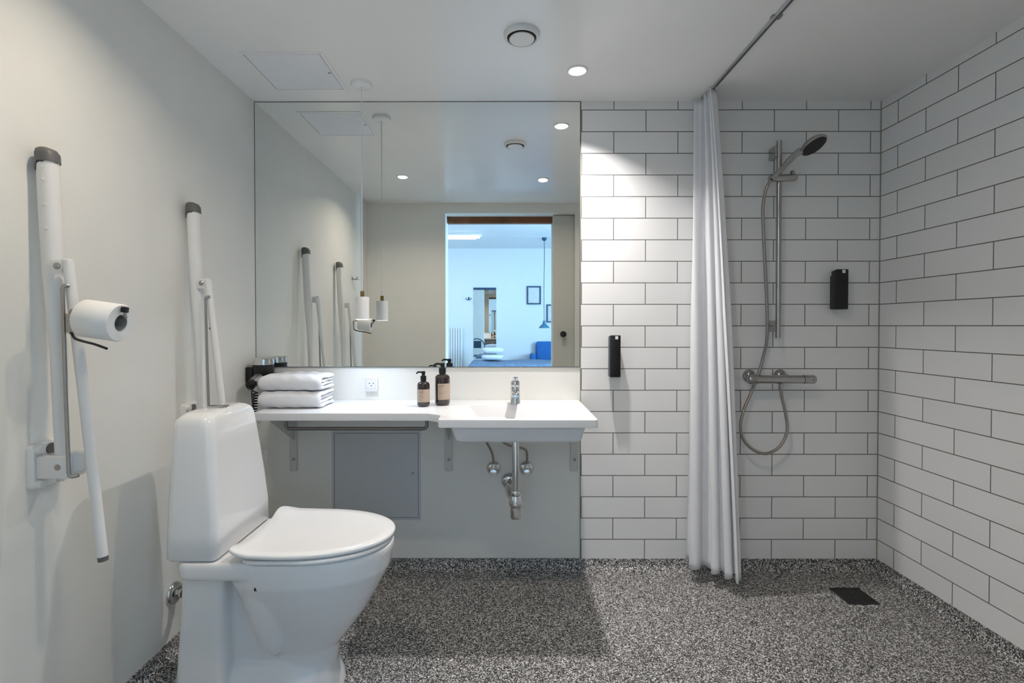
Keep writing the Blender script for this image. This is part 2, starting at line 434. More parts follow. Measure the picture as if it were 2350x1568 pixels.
for y, z, a, b in ((-0.100, 0.096, 0.015, 0.007), (-0.13, 0.106, 0.014, 0.006), (-0.16, 0.116, 0.013, 0.005), (-0.185, 0.124, 0.012, 0.004), (-0.19, 0.124, 0.008, 0.002)):
    R.append([(1.2295 + a*math.cos(2*PI*k/20), y, ZC+z + b*math.sin(2*PI*k/20)) for k in range(20)])
loft(bm, R); obj('tap_lever', bm, M['chrome'], t)

# trap below the basin
TX, TY = 1.228, -0.25
t = thing('bottle_trap', 'chrome drain pipe and bottle trap under the washbasin', 'trap', (TX, TY, 0.715))
bm = nb(); lathe(bm, [(0.0158, 0.715), (0.0158, 0.44)], (TX, TY, 0)); obj('drain_pipe', bm, M['chrome'], t)
bm = nb(); lathe(bm, [(0.016, 0.458), (0.0205, 0.458), (0.0220, 0.455), (0.0220, 0.444), (0.0205, 0.441), (0.016, 0.441)], (TX, TY, 0)); obj('compression_nut', bm, M['chrome'], t)
bm = nb(); lathe(bm, [(0.016, 0.441), (0.0215, 0.439), (0.026, 0.425), (0.0300, 0.408), (0.0300, 0.400), (0.0255, 0.392), (0.0235, 0.390), (0.0235, 0.345), (0.021, 0.340), (0.001, 0.339)], (TX, TY, 0)); obj('trap_cup', bm, M['chrome'], t)
bm = nb(); tube(bm, smooth_path([(TX-0.008, TY+0.012, 0.412), (TX-0.022, TY+0.045, 0.425), (TX-0.03, TY+0.09, 0.435), (1.205, -0.10, 0.428), (1.205, -0.001, 0.424)]), 0.016, 16); obj('outlet_pipe', bm, M['chrome'], t)
bm = nb(); lathe(bm, [(0.041, 0.0), (0.041, 0.004), (0.033, 0.015), (0.019, 0.022), (0.001, 0.022)], (1.205, -0.0005, 0.424), (0, -1, 0)); obj('rosette', bm, M['chrome'], t)

# angle valves with hoses
def valve(x, hose_pts, label):
    t = thing('angle_valve', label, 'valve', (x, 0, 0.486), 'angle valves under the washbasin')
    bm = nb(); lathe(bm, [(0.035, 0.0005), (0.035, 0.003), (0.028, 0.012), (0.017, 0.018), (0.001, 0.018)], (x, 0, 0.486), (0, -1, 0)); obj('rosette', bm, M['chrome'], t)
    bm = nb(); lathe(bm, [(0.010, 0.012), (0.010, 0.05), (0.001, 0.05)], (x, 0, 0.486), (0, -1, 0), 16)
    lathe(bm, [(0.010, 0), (0.011, 0.02), (0.009, 0.034)], (x, -0.040, 0.482), (0, 0, 1), 16); obj('valve_body', bm, M['chrome'], t)
    bm = nb(); lathe(bm, [(0.009, 0.045), (0.015, 0.048), (0.017, 0.055), (0.015, 0.062), (0.001, 0.063)], (x, 0, 0.480), (0, -1, 0), 16); obj('valve_knob', bm, M['chrome'], t)
    bm = nb(); tube(bm, smooth_path(hose_pts, 6), 0.0055, 10); obj('hose', bm, M['hose'], t)
valve(1.129, [(1.129, -0.04, 0.512), (1.128, -0.045, 0.545), (1.118, -0.06, 0.585), (1.100, -0.085, 0.625), (1.088, -0.11, 0.665), (1.08, -0.125, 0.713)], 'chrome angle valve with hose, left of the trap under the basin')
valve(1.285, [(1.285, -0.04, 0.512), (1.287, -0.045, 0.545), (1.283, -0.055, 0.580), (1.262, -0.075, 0.598), (1.22, -0.11, 0.613), (1.18, -0.13, 0.635), (1.16, -0.14, 0.665), (1.15, -0.145, 0.713)], 'chrome angle valve with hose, right of the trap under the basin')

# brackets under the worktop
def bracket(x, label, ln=0.30, wd=0.034):
    t = thing('shelf_bracket', label, 'bracket', (x, 0, 0.473), 'steel brackets under the worktop')
    bm = nb(); box(bm, x-wd/2, x+wd/2, -0.010, -0.0004, 0.473, 0.7795, 0.002, 1); obj('wall_plate', bm, M['bracket'], t)
    bm = nb(); box(bm, x-wd/2+0.002, x+wd/2-0.002, -ln, -0.010, 0.7735, 0.7795, 0.001, 1)
    loft(bm, [[(x-0.002, -0.010, 0.62), (x-0.002, -ln+0.02, 0.7735), (x-0.002, -0.010, 0.7735)], [(x+0.002, -0.010, 0.62), (x+0.002, -ln+0.02, 0.7735), (x+0.002, -0.010, 0.7735)]])
    obj('support_arm', bm, M['bracket'], t, smooth=False)
    bm = nb(); lathe(bm, [(0.0075, 0.010), (0.0070, 0.013), (0.003, 0.0145), (0.001, 0.0125)], (x+0.002, 0, 0.529), (0, -1, 0), 16); obj('screw', bm, M['steel'], t, label='steel screw')
bracket(0.178, 'painted steel bracket under the left end of the worktop, nearest the toilet')
bracket(0.915, 'painted steel bracket under the worktop, left of the washbasin drain')
bracket(1.511, 'painted steel bracket at the right end of the worktop, next to the tiles', 0.09)

# towel bar under the front edge
t = thing('towel_bar', 'thin U-shaped steel towel bar hanging under the worktop front', 'towel bar', (0.573, -0.335, 0.78))
bm = nb()
pts = [(0.284, -0.335, 0.7795), (0.284, -0.335, 0.755)]
pts += [(0.298-0.014*math.cos(a), -0.335, 0.755-0.014*math.sin(a)) for a in [PI/2*k/6 for k in range(1, 7)]]
pts += [(0.57, -0.335, 0.741)]
pts += [(0.848+0.014*math.sin(a), -0.335, 0.755-0.014*math.cos(a)) for a in [PI/2*k/6 for k in range(0, 7)]]
pts += [(0.862, -0.335, 0.7795)]
tube(bm, pts, 0.0070, 12); obj('bent_rod', bm, M['darksteel'], t)
for x in (0.284, 0.862):
    bm = nb(); lathe(bm, [(0.011, 0.7798), (0.011, 0.777), (0.007, 0.775)], (x, -0.335, 0), seg=16); obj('end_flange', bm, M['steel'], t)

# inspection hatches
def hatch(name, o, u, v, n, w_, h_, fr, lockuv, label):
    """o: corner, u/v: in-plane unit axes, n: normal out of the surface"""
    o, u, v, n = map(Vector, (o, u, v, n)); c = o + u*w_/2 + v*h_/2
    t = thing(name, label, 'hatch', c)
    def slab(bm, a0, a1, b0, b1, d0, d1):
        ps = [o+u*a0+v*b0, o+u*a1+v*b0, o+u*a1+v*b1, o+u*a0+v*b1]
        loft(bm, [[p+n*d0 for p in ps], [p+n*d1 for p in ps]])
    bm = nb()
    for a0, a1, b0, b1 in ((0, w_, 0, fr), (0, w_, h_-fr, h_), (0, fr, fr, h_-fr), (w_-fr, w_, fr, h_-fr)): slab(bm, a0, a1, b0, b1, 0.0003, 0.0022)
    obj('hatch_frame', bm, M['hatch'] if name == 'wall_hatch' else M['ceil'], t, smooth=False)
    bm = nb(); slab(bm, fr, w_-fr, fr, h_-fr, 0.0001, 0.0006); obj('shadow_gap', bm, M['gapline'], t, smooth=False, label='dark joint around the panel')
    g = 0.0022
    bm = nb(); slab(bm, fr+g, w_-fr-g, fr+g, h_-fr-g, 0.0004, 0.0018); obj('hatch_panel', bm, M['hatch' if name == 'wall_hatch' else 'ceilhatch'], t, smooth=False)
    bm = nb(); lathe(bm, [(0.006, 0.0016), (0.006, 0.0032), (0.002, 0.0036), (0.001, 0.0026)], o+u*lockuv[0]+v*lockuv[1], n, 16); obj('lock', bm, M['steel'], t)
hatch('wall_hatch', (0.358, 0, 0.236), (1, 0, 0), (0, 0, 1), (0, -1, 0), 0.424, 0.428, 0.011, (0.385, 0.225), 'pale blue-grey inspection hatch in the wall under the worktop')
hatch('ceiling_hatch', (0.150, -0.437, H), (1, 0, 0), (0, 1, 0), (0, 0, -1), 0.327, 0.322, 0.014, (0.300, 0.16), 'square inspection hatch in the ceiling near the mirror')

# socket
t = thing('wall_socket', 'white wall socket above the worktop, behind the pendant lamp', 'socket', (0.551, 0, 0.885))
bm = nb(); box(bm, 0.5225, 0.580, -0.014, -0.0004, 0.852, 0.921, 0.003); obj('socket_box', bm, M['plastic'], t)
bm = nb()
for a in ((0.529, 0.573, 0.862, 0.863), (0.529, 0.573, 0.911, 0.912), (0.529, 0.530, 0.863, 0.911), (0.572, 0.573, 0.863, 0.911)):
    box(bm, a[0], a[1], -0.0146, -0.0138, a[2], a[3])
obj('cover_line', bm, M['bracket'], t, smooth=False)
bm = nb(); lathe(bm, [(0.0195, 0.0138), (0.0195, 0.0152), (0.0175, 0.0152), (0.0170, 0.0142), (0.001, 0.0142)], (0.551, 0, 0.888), (0, -1, 0), 32); obj('socket_face', bm, M['plastic'], t)
bm = nb()
for dx, dz in ((-0.009, 0.003), (0.009, 0.003), (0, -0.009)):
    lathe(bm, [(0.0026, 0.0138), (0.0026, 0.0150), (0.0005, 0.0150)], (0.551+dx, 0, 0.888+dz), (0, -1, 0), 12)
obj('pin_holes', bm, M['dark'], t, label='dark pin holes')

# ================================================================ folded towels
def towel(x0, x1, yf, yb, z0, h, skew, seed, label):
    rnd = random.Random(seed)
    t = thing('folded_towel', label, 'towel', ((x0+x1)/2, (yf+yb)/2, z0), 'folded white towels on the worktop')
    def C(bm, y_front, zlo, zhi, th, xe, phase):
        zc = (zlo+zhi)/2; r = (zhi-zlo)/2
        path = []                                     # outer centreline from back bottom round the front to back top
        rr = r - th/2
        for k in range(8): path.append((yb + (y_front+r-yb)*k/7, zc-rr))
        for k in range(1, 12):
            a = PI/2 + PI*k/12; path.append((y_front + r + r*math.cos(a)*1.0 + 0*th, zc - rr*math.sin(a)))
        for k in range(8): path.append((y_front+r + (yb-y_front-r)*k/7, zc+rr))
        nx = 26; top = []; 
        rings = []
        for i in range(nx+1):
            s = i/nx; x = x0 + (xe-x0)*s
            endr = 1.0
            e0 = min(s/0.05, 1.0); e1 = min((1-s)/0.02, 1.0)
            endr = math.sqrt(max(0.02, 1-(1-e0)**2)) * (0.55 + 0.45*e1)
            ringo = []; ringi = []
            for j, (y, z) in enumerate(path):
                ya, za = path[max(j-1, 0)]; yc, zd = path[min(j+1, len(path)-1)]
                ty, tz = yc-ya, zd-za; L = math.hypot(ty, tz) or 1; ny, nz = tz/L, -ty/L
                wob = 0.0016*math.sin(9*s*PI + phase + j*0.5) + 0.0012*math.sin(23*s + phase*2 + j)
                zz = z + wob + (0.006*math.sin(PI*s)*(1 if z > zc else 0)) 
                yy = y - skew*s + 0.004*math.sin(4*s+phase)
                hh = th/2*endr*0.98
                ringo.append((x, yy - ny*hh, max(z0+0.0003, zz - nz*hh))); ringi.append((x, yy + ny*hh, max(z0+0.0003, zz + nz*hh)))
            rings.append(ringo + ringi[::-1])
        loft(bm, rings)
    bm = nb()
    th = h/4.1
    C(bm, yf, z0, z0+h, th, x1, seed)
    C(bm, yf+th*1.2, z0+th*1.02, z0+h-th*1.02, th*0.98, x1-0.006, seed+1.3)
    obj('towel_fold', bm, M['towel'], t, angle=75)
    return t
for nm, o in (('a', towel(0.132, 0.397, -0.262, -0.085, ZC, 0.068, 0.0, 3, 'lower of the two folded white towels, lying on the worktop')),
              ('b', towel(0.128, 0.397, -0.255, -0.085, ZC+0.0745, 0.062, -0.005, 8, 'upper of the two folded white towels, topmost of its stack'))):
    pass

# ================================================================ soap bottles
def bottle(x, y, R, hb, hn, ht, a0, a1, ztop, zbot, lines, label):
    t = thing('pump_bottle', label, 'bottle', (x, y, ZC), 'brown pump bottles on the worktop')
    bm = nb()
    prof = [(0.001, 0.0), (R*0.72, 0.0), (R*0.9, R*0.10), (R, R*0.35), (R, hb-R*0.75)]
    for k in range(1, 7):
        a = PI/2*k/6; prof.append((R*0.42 + R*0.58*math.cos(a), hb-R*0.75 + R*0.62*math.sin(a)))
    prof += [(R*0.36, hb), (R*0.36, hb+0.004)]
    lathe(bm, prof, (x, y, ZC), seg=40); obj('bottle_body', bm, M['amber'], t)
    bm = nb(); c = ZC
    rings = []
    n = 24
    for z in (zbot, ztop):
        rings.append([(x + (R+0.0006)*math.sin(a0+(a1-a0)*k/n), y - (R+0.0006)*math.cos(a0+(a1-a0)*k/n), c+z) for k in range(n+1)] +
                     [(x + (R-0.0004)*math.sin(a0+(a1-a0)*k/n), y - (R-0.0004)*math.cos(a0+(a1-a0)*k/n), c+z) for k in range(n, -1, -1)])
    loft(bm, rings); lab = obj('paper_label', bm, M['label'], t, label='kraft brown paper label')
    for body, size, u, v in lines:
        def place(px, py, pz, u=u, v=v):
            a = a0 + (u+px)/R; rr = R+0.0007+max(pz, 0)
            return (x + rr*math.sin(a), y - rr*math.cos(a), c + v + py)
        obj('label_text', text_bm(body, size, place), M['ink'], lab, smooth=False)
    k = R/0.030
    bm = nb(); lathe(bm, [(R*0.47, hb-0.001), (R*0.47, hb+hn*0.85), (R*0.42, hb+hn), (R*0.26, hb+hn+0.001), (R*0.24, ht-0.012)], (x, y, ZC), seg=28); obj('pump_collar', bm, M['black'], t)
    bm = nb(); lathe(bm, [(R*0.30, ht-0.013), (R*0.31, ht-0.003), (R*0.27, ht), (0.001, ht)], (x, y, ZC), seg=24)
    tube(bm, smooth_path([(x, y, ZC+ht-0.006), (x-R*0.6, y, ZC+ht-0.004), (x-R*0.95, y, ZC+ht-0.006), (x-R*1.08, y, ZC+ht-0.012)], 4), [0.0042*k]*8 + [0.0036*k]*4 + [0.003*k], 10)
    obj('pump_head', bm, M['black'], t)
bottle(0.8255, -0.190, 0.0275, 0.113, 0.021, 0.154, math.radians(-50), math.radians(85), 0.0765, 0.021,
       [('meraki', 0.0075, 0.007, 0.064), ('hand soap', 0.0035, 0.007, 0.046), ('490 ml', 0.003, 0.007, 0.030)], 'smaller brown pump bottle with a kraft label, left of the taller one')
bottle(0.904, -0.150, 0.0340, 0.142, 0.024, 0.187, math.radians(-30), math.radians(85), 0.098, 0.027,
       [('meraki', 0.0090, 0.004, 0.086), ('body', 0.0045, 0.004, 0.078), ('moisturising wash', 0.0034, 0.004, 0.055), ('490 ml', 0.003, 0.004, 0.034)], 'taller brown pump bottle with a kraft label, right of the smaller one')

# ================================================================ hair dryer on the left wall
HX, HY = 0.070, -0.075
t = thing('hair_dryer', 'black wall-mounted hair dryer with chrome top in the mirror corner', 'hair dryer', (0, HY, 0.95))
bm = nb(); lathe(bm, [(0.034, 0.905), (0.043, 0.925), (0.046, 0.955), (0.046, 0.986)], (HX, HY, 0), seg=36); obj('motor_housing', bm, M['black'], t)
bm = nb(); lathe(bm, [(0.0465, 0.985), (0.0465, 0.998), (0.044, 1.010), (0.036, 1.015), (0.030, 1.0135), (0.001, 1.012)], (HX, HY, 0), seg=36); obj('air_inlet_cap', bm, M['chrome'], t, label='chrome cap')
bm = nb(); box(bm, 0.0004, 0.034, HY-0.03, HY+0.03, 0.90, 0.975, 0.006); obj('wall_holder', bm, M['black'], t)
bm = nb(); lathe(bm, [(0.026, 0.0), (0.024, 0.03), (0.020, 0.055), (0.018, 0.056)], (HX-0.006, HY-0.03, 0.925), (-0.1, -1, -0.35), 24); obj('handle_neck', bm, M['steel'], t, label='silver handle neck')
bm = nb(); lathe(bm, [(0.021, 0.0), (0.021, 0.022), (0.017, 0.026), (0.001, 0.026)], (HX-0.011, HY-0.080, 0.906), (-0.1, -1, -0.35), 24); obj('handle_end', bm, M['black'], t)
bm = nb(); box(bm, HX+0.040, HX+0.078, HY+0.005, HY+0.025, 0.928, 0.944, 0.003); obj('nozzle', bm, M['black'], t)
bm = nb(); pts = [(HX-0.015, HY-0.105, 0.890), (0.072, -0.195, 0.885), (0.088, -0.205, 0.878)]
for k in range(0, 121):
    a = 2*PI*k/12; q = k/120
    pts.append((0.098 + 0.010*math.cos(a), -0.210 - 0.010*q + 0.010*math.sin(a), 0.872 - 0.115*q))
pts += [(0.09, -0.20, 0.745), (0.05, -0.12, 0.735), (0.018, -0.07, 0.76), (0.010, -0.065, 0.85), (0.012, -0.065, 0.905)]
tube(bm, pts, 0.0028, 8); obj('coiled_cord', bm, M['black'], t)

# ================================================================ pendant lamp
PX, PY_ = 0.558, -0.185
t = thing('pendant_lamp', 'small white cylinder pendant lamp hanging from the ceiling before the mirror', 'lamp', (PX, PY_, H))
bm = nb(); lathe(bm, [(0.045, H-0.0003), (0.045, H-0.006), (0.041, H-0.014), (0.03, H-0.018), (0.003, H-0.019)], (PX, PY_, 0)); obj('ceiling_canopy', bm, M['ceil'], t)
bm = nb(); tube(bm, [(PX, PY_, H-0.018), (PX, PY_, 1.308)], 0.0022, 8); obj('cord', bm, M['white'], t)
bm = nb(); lathe(bm, [(0.003, 1.316), (0.0075, 1.315), (0.0085, 1.312), (0.0085, 1.289)], (PX, PY_, 0), seg=20); obj('brass_cap', bm, M['brass'], t, label='brass cap')
bm = nb(); lathe(bm, [(0.006, 1.289), (0.0275, 1.289), (0.0290, 1.286), (0.0290, 1.190), (0.0270, 1.190), (0.0270, 1.284), (0.006, 1.286)], (PX, PY_, 0), seg=40, cap=False); obj('lamp_shade', bm, M['white'], t)
bm = nb(); lathe(bm, [(0.010, 1.284), (0.012, 1.262), (0.019, 1.25), (0.0235, 1.238), (0.0235, 1.232), (0.017, 1.2275), (0.001, 1.226)], (PX, PY_, 0), seg=24); obj('bulb', bm, M['bulb'], t, label='glowing bulb')

# ================================================================ ceiling: downlights, vent
for (x, y, p), lb in zip(DOWNLIGHTS, ('round recessed ceiling downlight nearest the mirror', 'recessed downlight seen only in the mirror, above the doorway side', 'recessed downlight seen only in the mirror, near the left wall')):
    t = thing('downlight', lb, 'downlight', (x, y, H), 'recessed downlights')
    bm = nb(); lathe(bm, [(0.031, H-0.0003), (0.042, H-0.0003), (0.042, H-0.003), (0.037, H-0.006), (0.031, H-0.004), (0.031, H-0.0003)], (x, y, 0), seg=40, cap=False); obj('trim_ring', bm, M['white'], t)
    bm = nb(); lathe(bm, [(0.031, H-0.0004), (0.031, H-0.006), (0.026, H-0.009), (0.001, H-0.010)], (x, y, 0), seg=32); obj('light_lens', bm, M['bulb'], t, label='glowing lens')
t = thing('ceiling_vent', 'round white exhaust air valve on the ceiling', 'vent', (1.243, -0.555, H))
vx, vy = 1.243, -0.555
bm = nb(); lathe(bm, [(0.0655, H-0.0003), (0.0655, H-0.008), (0.0635, H-0.014), (0.059, H-0.019), (0.055, H-0.018), (0.0525, H-0.014), (0.052, H-0.005), (0.001, H-0.005)], (vx, vy, 0), seg=48); obj('valve_ring', bm, M['white'], t)
bm = nb(); lathe(bm, [(0.0515, H-0.007), (0.0515, H-0.0145), (0.0425, H-0.0145)], (vx, vy, 0), seg=40, cap=False); obj('air_gap', bm, M['dark'], t, label='dark gap around the disc')
bm = nb(); lathe(bm, [(0.006, H-0.005), (0.006, H-0.016), (0.043, H-0.017), (0.0455, H-0.020), (0.043, H-0.023), (0.001, H-0.025)], (vx, vy, 0), seg=48); obj('valve_disc', bm, M['white'], t)

# ================================================================ curtain rail and shower curtain
t = thing('curtain_rail', 'thin aluminium curtain rail fixed along the ceiling', 'rail', (2.103, -1.0, H))
bm = nb(); box(bm, 2.096, 2.110, -1.98, -0.008, H-0.014, H-0.0004, 0.002, 1); obj('rail_profile', bm, M['alu'], t)
bm = nb(); box(bm, 2.0995, 2.1065, -1.978, -0.010, H-0.0155, H-0.0135); obj('rail_groove', bm, M['gapline'], t, smooth=False)
for y in (-0.66, -1.4):
    bm = nb(); box(bm, 2.110, 2.124, y-0.012, y+0.012, H-0.008, H-0.0004, 0.001, 1); box(bm, 2.090, 2.096, y-0.008, y+0.008, H-0.006, H-0.0004); obj('rail_clip', bm, M['steel'], t)
def curtain():
    t = thing('shower_curtain', 'white cloth shower curtain gathered near the tiled wall', 'curtain', (2.103, -0.1, H-0.016))
    bm = nb(); nu, nv = 260, 70
    grid = []
    zt_ = H-0.018; zb_ = 0.064
    for j in range(nv+1):
        s = j/nv; z = zt_ + (zb_-zt_)*s
        e = s**0.75
        row = []
        for i in range(nu+1):
            u = i/nu
            # path of the gathered curtain: along the rail at the top, fanning out to the lower right
            ax, ay = 2.078 + 0.024*u, -0.022 - 0.150*u
            bx, by = 2.022 + 0.184*u, -0.075 - 0.155*u
            cx = ax + (bx-ax)*e; cy = ay + (by-ay)*e
            dx, dy = 0.024*(1-e) + 0.176*e, -0.150*(1-e) - 0.155*e
            L = math.hypot(dx, dy); nx, ny = -dy/L, dx/L
            w1 = 2*PI*(3.1*u + 0.55*u*u)
            amp = (0.020 + 0.016*min(s*2.2, 1.0)*(1-0.2*s))*(0.85+0.3*math.sin(6*u+1.2))
            ph = 0.9*math.sin(2.3*u*PI + 0.7) + 0.35*s*math.sin(5*u)
            off = amp*(math.sin(w1+ph) + 0.16*math.sin(2*w1+1.0+ph*1.7)) + 0.0045*math.sin(2*PI*13*u+0.6)*max(0, 1-1.6*s) + 0.0010*math.sin(2*PI*8*u+4*s)
            tan = -amp*0.36*math.sin(2*(w1+ph))*min(1, s*2)
            row.append(bm.verts.new((cx+nx*off+dx/L*tan, min(cy+ny*off+dy/L*tan, -0.012), z + (0.008*math.sin(w1+ph+1.2)*s**14) + (0.004*math.sin(w1*2) if j == 0 else 0))))
        grid.append(row)
    for j in range(nv):
        for i in range(nu):
            bm.faces.new((grid[j][i], grid[j][i+1], grid[j+1][i+1], grid[j+1][i]))
    o = obj('curtain_cloth', bm, M['curtain'], t, angle=180)
    sd = o.modifiers.new('thick', 'SOLIDIFY'); sd.thickness = 0.0012
    for k in range(7):
        y = -0.030 - 0.0245*k
        bm = nb(); tube(bm, [(2.103, y, H-0.013), (2.103, y, H-0.024)], 0.0018, 6); obj('curtain_glider', bm, M['plastic'], t)
curtain()

# ================================================================ shower set
YS = -0.062
t = thing('shower_rail_set', 'chrome shower slide rail with holder on the tiled back wall', 'shower rail', (2.4435, 0, 1.108))
bm = nb(); tube(bm, [(2.4445, YS, 1.130), (2.4435, YS, 2.012)], 0.0118, 20); obj('slide_rail', bm, M['showerchrome'], t)
bm = nb(); tube(bm, [(2.4445, YS, 1.106), (2.4445, YS, 1.131)], 0.0122, 20); obj('end_cap', bm, M['showerchrome'], t)
for z in (1.965, 1.160):
    bm = nb(); box(bm, 2.424, 2.448, -0.064, -0.0045, z-0.026, z+0.026, 0.004); obj('wall_mount', bm, M['showerchrome'], t)
bm = nb(); lathe(bm, [(0.0165, 0), (0.0175, 0.003), (0.0175, 0.115), (0.0155, 0.120), (0.001, 0.120)], (2.394, YS-0.014, 1.838), (1, 0, 0.02), 28)
lathe(bm, [(0.010, 0.0), (0.010, 0.014), (0.007, 0.018), (0.001, 0.018)], (2.497, YS-0.014, 1.853), (0, 0, 1), 16)
obj('slider_holder', bm, M['showerchrome'], t)

t = thing('hand_shower', 'chrome hand shower with round dark spray face, resting in its holder', 'hand shower', (2.40, -0.09, 1.83))
A = Vector((2.385, -0.1045, 1.822)); B = Vector((2.505, -0.128, 1.945))
bm = nb(); tube(bm, smooth_path([A, (2.41, -0.106, 1.847), (2.45, -0.112, 1.892), (2.482, -0.120, 1.927), B], 4), [0.0105]*5+[0.012]*4+[0.0135]*4+[0.015]*4, 20); obj('handle', bm, M['showerchrome'], t)
hc = Vector((2.548, -0.143, 1.968)); hn = Vector((0.30, -0.44, -0.845)).normalized()
bm = nb(); lathe(bm, [(0.001, -0.014), (0.030, -0.013), (0.050, -0.006), (0.058, 0.004), (0.058, 0.010), (0.054, 0.013), (0.001, 0.013)], hc, hn, 40); obj('shower_head', bm, M['showerchrome'], t)
bm = nb(); lathe(bm, [(0.0515, 0.012), (0.0515, 0.0145), (0.001, 0.0155)], hc, hn, 40); sf = obj('spray_face', bm, M['rubber'], t, label='dark spray face')
bm = nb(); a_, b_ = frame_from(hn)
for rr, cnt in ((0.044, 26), (0.034, 20), (0.024, 14), (0.014, 8)):
    for k in range(cnt):
        p = hc + a_*rr*math.cos(2*PI*k/cnt) + b_*rr*math.sin(2*PI*k/cnt)
        lathe(bm, [(0.0014, 0.0143), (0.0010, 0.0168)], p, hn, 6)
obj('spray_nozzles', bm, M['greycap'], sf)

t = thing('shower_hose', 'flexible steel shower hose looping below the mixer', 'hose', (2.4, -0.08, 1.0))
hp = [(2.384, -0.104, 1.820), (2.366, -0.095, 1.775), (2.362, -0.08, 1.70), (2.367, -0.075, 1.60), (2.377, -0.07, 1.458), (2.392, -0.062, 1.258), (2.399, -0.05, 1.098), (2.393, -0.032, 1.02), (2.378, -0.030, 0.957),
      (2.350, -0.032, 0.88), (2.318, -0.045, 0.82), (2.288, -0.06, 0.765), (2.271, -0.07, 0.696), (2.286, -0.07, 0.635), (2.333, -0.07, 0.588), (2.393, -0.07, 0.572), (2.453, -0.07, 0.607), (2.485, -0.07, 0.675), (2.478, -0.07, 0.756), (2.461, -0.07, 0.827), (2.455, -0.07, 0.872)]
bm = nb(); tube(bm, smooth_path(hp, 8), 0.0068, 12); obj('hose_body', bm, M['hose'], t)
bm = nb(); lathe(bm, [(0.0085, 0.0), (0.010, 0.004), (0.010, 0.022), (0.011, 0.0265)], (2.455, -0.07, 0.868), (0, 0, 1), 20); obj('hose_nut', bm, M['showerchrome'], t)

t = thing('shower_mixer', 'chrome thermostatic bar mixer on the tiled wall under the slide rail', 'mixer', (2.457, 0, 0.915))
YM = -0.070
bm = nb(); lathe(bm, [(0.0195, 0.040), (0.0195, 0.250)], (2.305, YM, 0.915), (1, 0, 0), 32); lathe(bm, [(0.011, -0.0195), (0.012, -0.018), (0.012, 0.0)], (2.455, YM, 0.915), (0, 0, 1), 20); obj('mixer_body', bm, M['showerchrome'], t)
bm = nb(); lathe(bm, [(0.001, 0.0), (0.019, 0.001), (0.0215, 0.006), (0.0215, 0.039)], (2.305, YM, 0.915), (1, 0, 0), 32); obj('flow_handle', bm, M['showerchrome'], t)
bm = nb(); lathe(bm, [(0.0205, 0.252), (0.0205, 0.300), (0.017, 0.306), (0.001, 0.307)], (2.305, YM, 0.915), (1, 0, 0), 32)
lathe(bm, [(0.004, 0.019), (0.004, 0.024), (0.001, 0.025)], (2.596, YM, 0.915), (0, -1, 0), 10)
obj('temperature_handle', bm, M['showerchrome'], t)
for x in (2.340, 2.486):
    bm = nb(); lathe(bm, [(0.032, 0.0045), (0.032, 0.008), (0.024, 0.020), (0.016, 0.026), (0.016, 0.055)], (x, 0, 0.924), (0, -1, 0), 32); obj('wall_union', bm, M['showerchrome'], t)

# ================================================================ soap dispensers
def dispenser(x0, x1, z0, z1, label):
    t = thing('soap_dispenser', label, 'dispenser', ((x0+x1)/2, 0, z0), 'black wall soap dispensers')
    bm = nb(); box(bm, x0, x1, -0.066, -0.022, z0, z1, 0.004)
    for v in bm.verts:
        if v.co.z > z1-0.01: v.co.z += 0.006*((-v.co.y-0.022)/0.044)-0.003
    b = obj('dispenser_bottle', bm, M['black'], t)
    bm = nb(); box(bm, x0+0.006, x1-0.006, -0.022, -0.0045, z0+0.002, z1-0.024, 0.003); obj('wall_holder', bm, M['black'], t)
    bm = nb(); box(bm, x0+0.0240, x0+0.0375, -0.0672, -0.0655, z1-0.016, z1-0.001); obj('white_tag', bm, M['plastic'], t, smooth=False, label='small white tag')
dispenser(1.668, 1.718, 0.924, 1.116, 'slim black soap dispenser on the tiles right of the mirror, between mirror and curtain')
dispenser(2.712, 2.766, 1.238, 1.421, 'slim black soap dispenser on the tiles in the shower corner')

# floor drain
t = thing('floor_drain', 'small square dark drain grate in the speckled floor', 'drain', (2.68, -0.243, 0))
bm = nb(); x0, x1, y0, y1 = 2.615, 2.745, -0.308, -0.178
box(bm, x0, x1, y0, y0+0.006, 0.0003, 0.004); box(bm, x0, x1, y1-0.006, y1, 0.0003, 0.004); box(bm, x0, x0+0.006, y0+0.006, y1-0.006, 0.0003, 0.004); box(bm, x1-0.006, x1, y0+0.006, y1-0.006, 0.0003, 0.004)
n = 10; st = (x1-x0-0.012)/n
for i in range(1, n):
    box(bm, x0+0.006+st*i-0.0022, x0+0.006+st*i+0.0022, y0+0.006, y1-0.006, 0.0003, 0.0036)
    box(bm, x0+0.006, x1-0.006, y0+0.006+st*i-0.0022, y0+0.006+st*i+0.0022, 0.0003, 0.0034)
obj('grate', bm, M['grate'], t, smooth=False)
bm = box(nb(), x0+0.004, x1-0.004, y0+0.004, y1-0.004, 0.0001, 0.0008); obj('drain_recess', bm, M['dark'], t, smooth=False)

